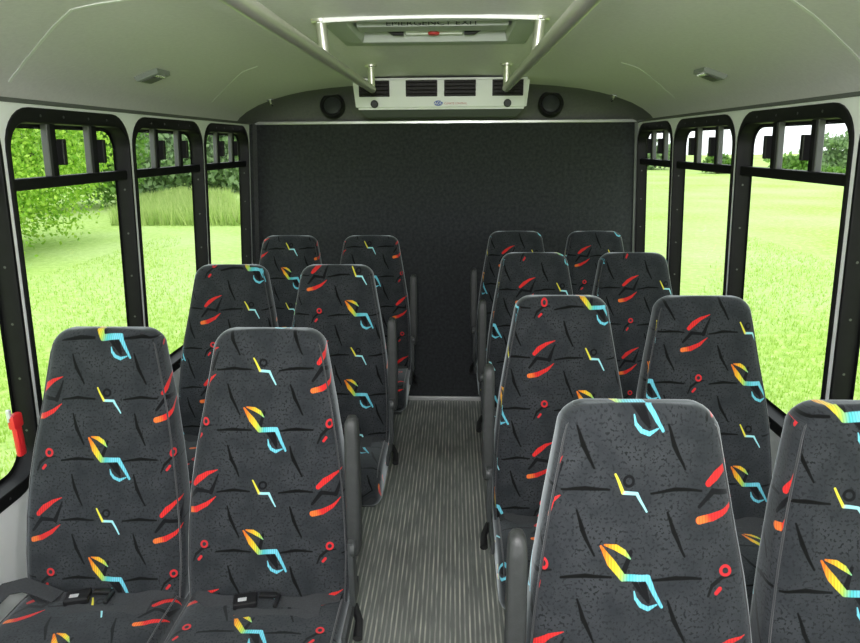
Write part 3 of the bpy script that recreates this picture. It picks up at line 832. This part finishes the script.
for s, x_, y_ in ((-1, -.975, 2.28), (1, .972, 2.42)):
    t = thing('reading_light', 'small square light in a dark bezel on the '+('left' if s < 0 else 'right')+' side of the ceiling', 'light', (x_, y_, ceil_z(x_)-.002), 'square lights on the ceiling coves')
    t.rotation_euler = (0, -on_cove(x_), 0)
    bm = new(); loft(bm, [[(-.044, -.052, .004), (.044, -.052, .004), (.044, .052, .004), (-.044, .052, .004)], [(-.040, -.048, -.014), (.040, -.048, -.014), (.040, .048, -.014), (-.040, .048, -.014)]])
    obj('bezel', bm, M['greyplastic'], t)
    bm = new(); box(bm, (s*.010, .004, -.015), (.042, .070, .004), .001); obj('lens', bm, M['rubbertrim'], t)
    bm = new()
    for q in (-.028, -.010, .008, .024): box(bm, (-s*.026, q, -.016), (.012, .010, .006), .002)
    obj('switches', bm, M['chrome'], t)
for s, x_, y_ in ((-1, -.955, 3.66), (1, .93, 3.66)):
    t = thing('coat_hook', 'tiny chrome hook high on the '+('left' if s < 0 else 'right')+' cove beside the dark rear cap', 'hook', (x_, y_, ceil_z(x_)-.004), 'chrome hooks near the rear cap')
    t.rotation_euler = (0, -on_cove(x_), 0)
    bm = new(); box(bm, (0, 0, 0), (.030, .060, .008), .003); obj('plate', bm, M['chrome'], t)
    bm = new(); tube(bm, [(0, -.015, -.004), (0, -.022, -.022), (0, .0, -.030), (0, .012, -.022)], .005, 8); obj('hook', bm, M['chrome'], t, smooth=50)
# fill lamps added out of view, over the front, to brighten the saloon
for y_ in (-.95, .55):
    t = thing('fill_lamp', 'added fill lamp', 'lamp', (0, y_, 2.010), 'added fill lamps'); bm = new(); box(bm, (0, 0, 0), (.30, .12, .02), .005); obj('base', bm, M['white'], t)
    t['label'] = 'unseen fill lamp added on the ceiling '+('over the driver' if y_ < 0 else 'ahead of the escape hatch')
    d_ = bpy.data.lights.new('fill_lamp_light', 'POINT'); d_.energy = 25; d_.shadow_soft_size = .06; d_.color = (1, .955, 1)
    a = bpy.data.objects.new('fill_lamp_light', d_); COL.objects.link(a); a.location = (0, y_, 1.92)

# ------------------------------------------------------------------ trees, bushes, weeds outside
def leaves(bm, c, rad, n_, size, seed, hollow=.55, squash=None):
    rnd = random.Random(seed)
    cl = []
    for _ in range(max(6, n_//120)):
        d = Vector((rnd.gauss(0, 1), rnd.gauss(0, 1), rnd.gauss(0, 1))).normalized()*(rnd.random()**.4)
        cl.append(Vector((c[0]+d.x*rad[0], c[1]+d.y*rad[1], c[2]+d.z*rad[2])))
    for _ in range(n_):
        q = rnd.choice(cl); k = .30
        p = q+Vector((rnd.gauss(0, rad[0]*k*.6), rnd.gauss(0, rad[1]*k*.6), rnd.gauss(0, rad[2]*k*.6)))
        if p.z < .05: p.z = .05+rnd.random()*.3
        a = Vector((rnd.gauss(0, 1), rnd.gauss(0, 1), rnd.gauss(0, .8))).normalized(); b_ = a.orthogonal().normalized()
        b_ = Matrix.Rotation(rnd.random()*6.28, 3, a) @ b_
        s = size*(.6+.8*rnd.random()); w_ = a.cross(b_).normalized()*s*.32
        v = [bm.verts.new(p), bm.verts.new(p+b_*s*.5+w_), bm.verts.new(p+b_*s), bm.verts.new(p+b_*s*.5-w_)]
        bm.faces.new(v)
def tree(name, label, cat, loc, crowns, m, seed, trunk=True, group='trees and bushes outside the windows'):
    t = thing(name, label, cat, (loc[0], loc[1], -.80), group)
    bm = new()
    for k, (c, rad, n_, size) in enumerate(crowns): leaves(bm, c, rad, n_, size, seed+k)
    obj('foliage', bm, M[m], t, recalc=False)
    bm = new(); rnd = random.Random(seed)
    for k, (c, rad, n_, size) in enumerate(crowns):
        for _ in range(3):
            e = Vector(c)+Vector((rnd.uniform(-.5, .5)*rad[0], rnd.uniform(-.5, .5)*rad[1], rad[2]*.3))
            b0 = Vector((rnd.uniform(-.15, .15), rnd.uniform(-.15, .15), -.05)); md = (b0+e)/2+Vector((rnd.uniform(-.3, .3), rnd.uniform(-.3, .3), .2))
            r0 = .05+.012*rad[2]
            tube(bm, [b0, md, e], [r0, r0*.6, r0*.2], 7)
    obj('trunk', bm, M['bark'], t, smooth=60)
tree('leafy_bush', 'bright green leafy bush close outside the nearest left window', 'bush', (-11.3, 13.2),
     [((0, 0, 1.5), (2.3, 2.0, 1.6), 22000, .10), ((-2.6, -1.4, 2.6), (2.4, 2.2, 2.4), 22000, .10), ((.2, 2.6, 2.4), (2.0, 2.2, 2.0), 17000, .11), ((-1.0, 1.2, 3.8), (2.4, 2.4, 1.6), 13000, .12)], 'leaf_bright', 11)
tree('willow_tree', 'tall pale green tree rising behind the bright bush', 'tree', (-17.0, 24.0),
     [((0, 0, 4.2), (3.0, 2.8, 3.4), 14000, .20), ((2.2, 2.4, 2.2), (2.0, 2.0, 1.9), 8000, .20)], 'leaf_mid', 31)
tree('thicket', 'dull green thicket at the field edge, seen through the second left window', 'bush', (-14.6, 34.5),
     [((0, 0, 2.0), (3.6, 2.6, 2.2), 7000, .34), ((2.6, 3.8, 2.6), (2.6, 2.6, 2.4), 5000, .34)], 'leaf_hazy', 51)
tree('thicket', 'dusky thicket straight behind the last left window', 'bush', (-14.8, 44.5),
     [((0, 0, 2.6), (3.4, 3.2, 2.8), 6500, .42), ((3.4, 2.0, 1.8), (2.0, 2.6, 1.8), 3500, .40), ((-4.6, 1.0, 3.2), (3, 3, 3.2), 5000, .42)], 'leaf_hazy', 71)
R_TREES = [(12.8, 66, 3.0, 'leaf_hazy', 'dusky tree on the horizon left of all, seen in the last right window'), (19.2, 64, 2.6, 'leaf_hazy', 'low dusky tree on the horizon seen through the last right window'),
           (22.5, 56, 1.3, 'leaf_mid', 'low green shrub at the field edge behind the middle right window'), (27.6, 54, 1.5, 'leaf_mid', 'rounded green bush at the field edge left in the large right window'),
           (33.0, 57, 2.9, 'leaf_hazy', 'broad tree on the horizon behind the first sliding pane on the right'), (39.6, 60, 3.2, 'leaf_hazy', 'broad tree on the horizon at the middle of the large right window'), (45.5, 52, 3.4, 'leaf_hazy', 'broad tree on the horizon at the right end of the large right window')]
for k, (x_, y_, h_, m_, lab) in enumerate(R_TREES):
    tree('horizon_tree', lab, 'tree', (x_, y_), [((0, 0, h_*.5), (h_*.95, h_*.6, h_*.45), 1800, .40), ((h_*.6, 1, h_*.38), (h_*.6, h_*.5, h_*.35), 900, .36)], m_, 100+k*5)
tree('shrub', 'low wide shrub beyond the lawn behind the large right window', 'bush', (26.0, 45.0), [((0, 0, .45), (2.8, 1.0, .45), 1800, .24)], 'leaf_mid', 171)

def blades(name, region, n_, h0, h1, m, seed, **kw):
    rnd = random.Random(seed); bm = new()
    for _ in range(n_):
        x_, y_ = region(rnd); h_ = rnd.uniform(h0, h1); a = rnd.random()*6.28; w_ = .012+.02*h_
        d = Vector((math.cos(a), math.sin(a), 0)); b_ = Vector((x_, y_, 0)); lean = Vector((rnd.gauss(0, .25), rnd.gauss(0, .25), 1))*h_
        v = [bm.verts.new(b_-d*w_), bm.verts.new(b_+d*w_), bm.verts.new(b_+lean)]
        bm.faces.new(v)
    return obj(name, bm, M[m], loc=(0, 0, -.82), recalc=False, **kw)
def reg_weeds(r):
    y_ = r.uniform(20, 30); return (max(-12.6-r.random()*.2, -.40*y_+r.uniform(-3.0, 1.4)), y_)
blades('tall_weeds', reg_weeds, 14000, .25, .75, 'weed', 5, label='band of tall pale weeds in front of the thickets on the left', cat='weeds', kind='stuff')
def reg_turf(r):
    s = -1 if r.random() < .5 else 1
    d = 2.2+6*r.random()**1.6; return (s*d, r.uniform(1.0, 3.0)+d*r.uniform(.1, 1.9))
blades('short_grass', reg_turf, 60000, .03, .09, 'turf', 6, label='short bright grass growing close beside the bus', cat='grass', kind='stuff')

# a long belt end looped over the outer edge of the nearest left window seat
seat_w = [o for o in bpy.data.objects if o.get('label', '').startswith('window seat at the far left')][0]
bm = new()
rings = []
P_ = [Vector(p) for p in [(-.10, -.225, .516), (-.15, -.215, .528), (-.195, -.215, .545), (-.228, -.240, .550), (-.243, -.285, .540), (-.238, -.335, .524), (-.215, -.385, .512), (-.175, -.43, .506), (-.13, -.455, .502)]]
for k, p in enumerate(P_):
    tg = (P_[min(k+1, len(P_)-1)]-P_[max(k-1, 0)]).normalized(); sd = tg.cross(Vector((0, 0, 1))).normalized()
    sd = (sd+Vector((0, 0, .35 if 1 < k < 6 else 0))).normalized(); nn = tg.cross(sd).normalized()
    rings.append([p+sd*.022+nn*.0013, p-sd*.022+nn*.0013, p-sd*.022-nn*.0013, p+sd*.022-nn*.0013])
loft(bm, rings)
obj('loose_strap', bm, M['belt'], seat_w, smooth=60)
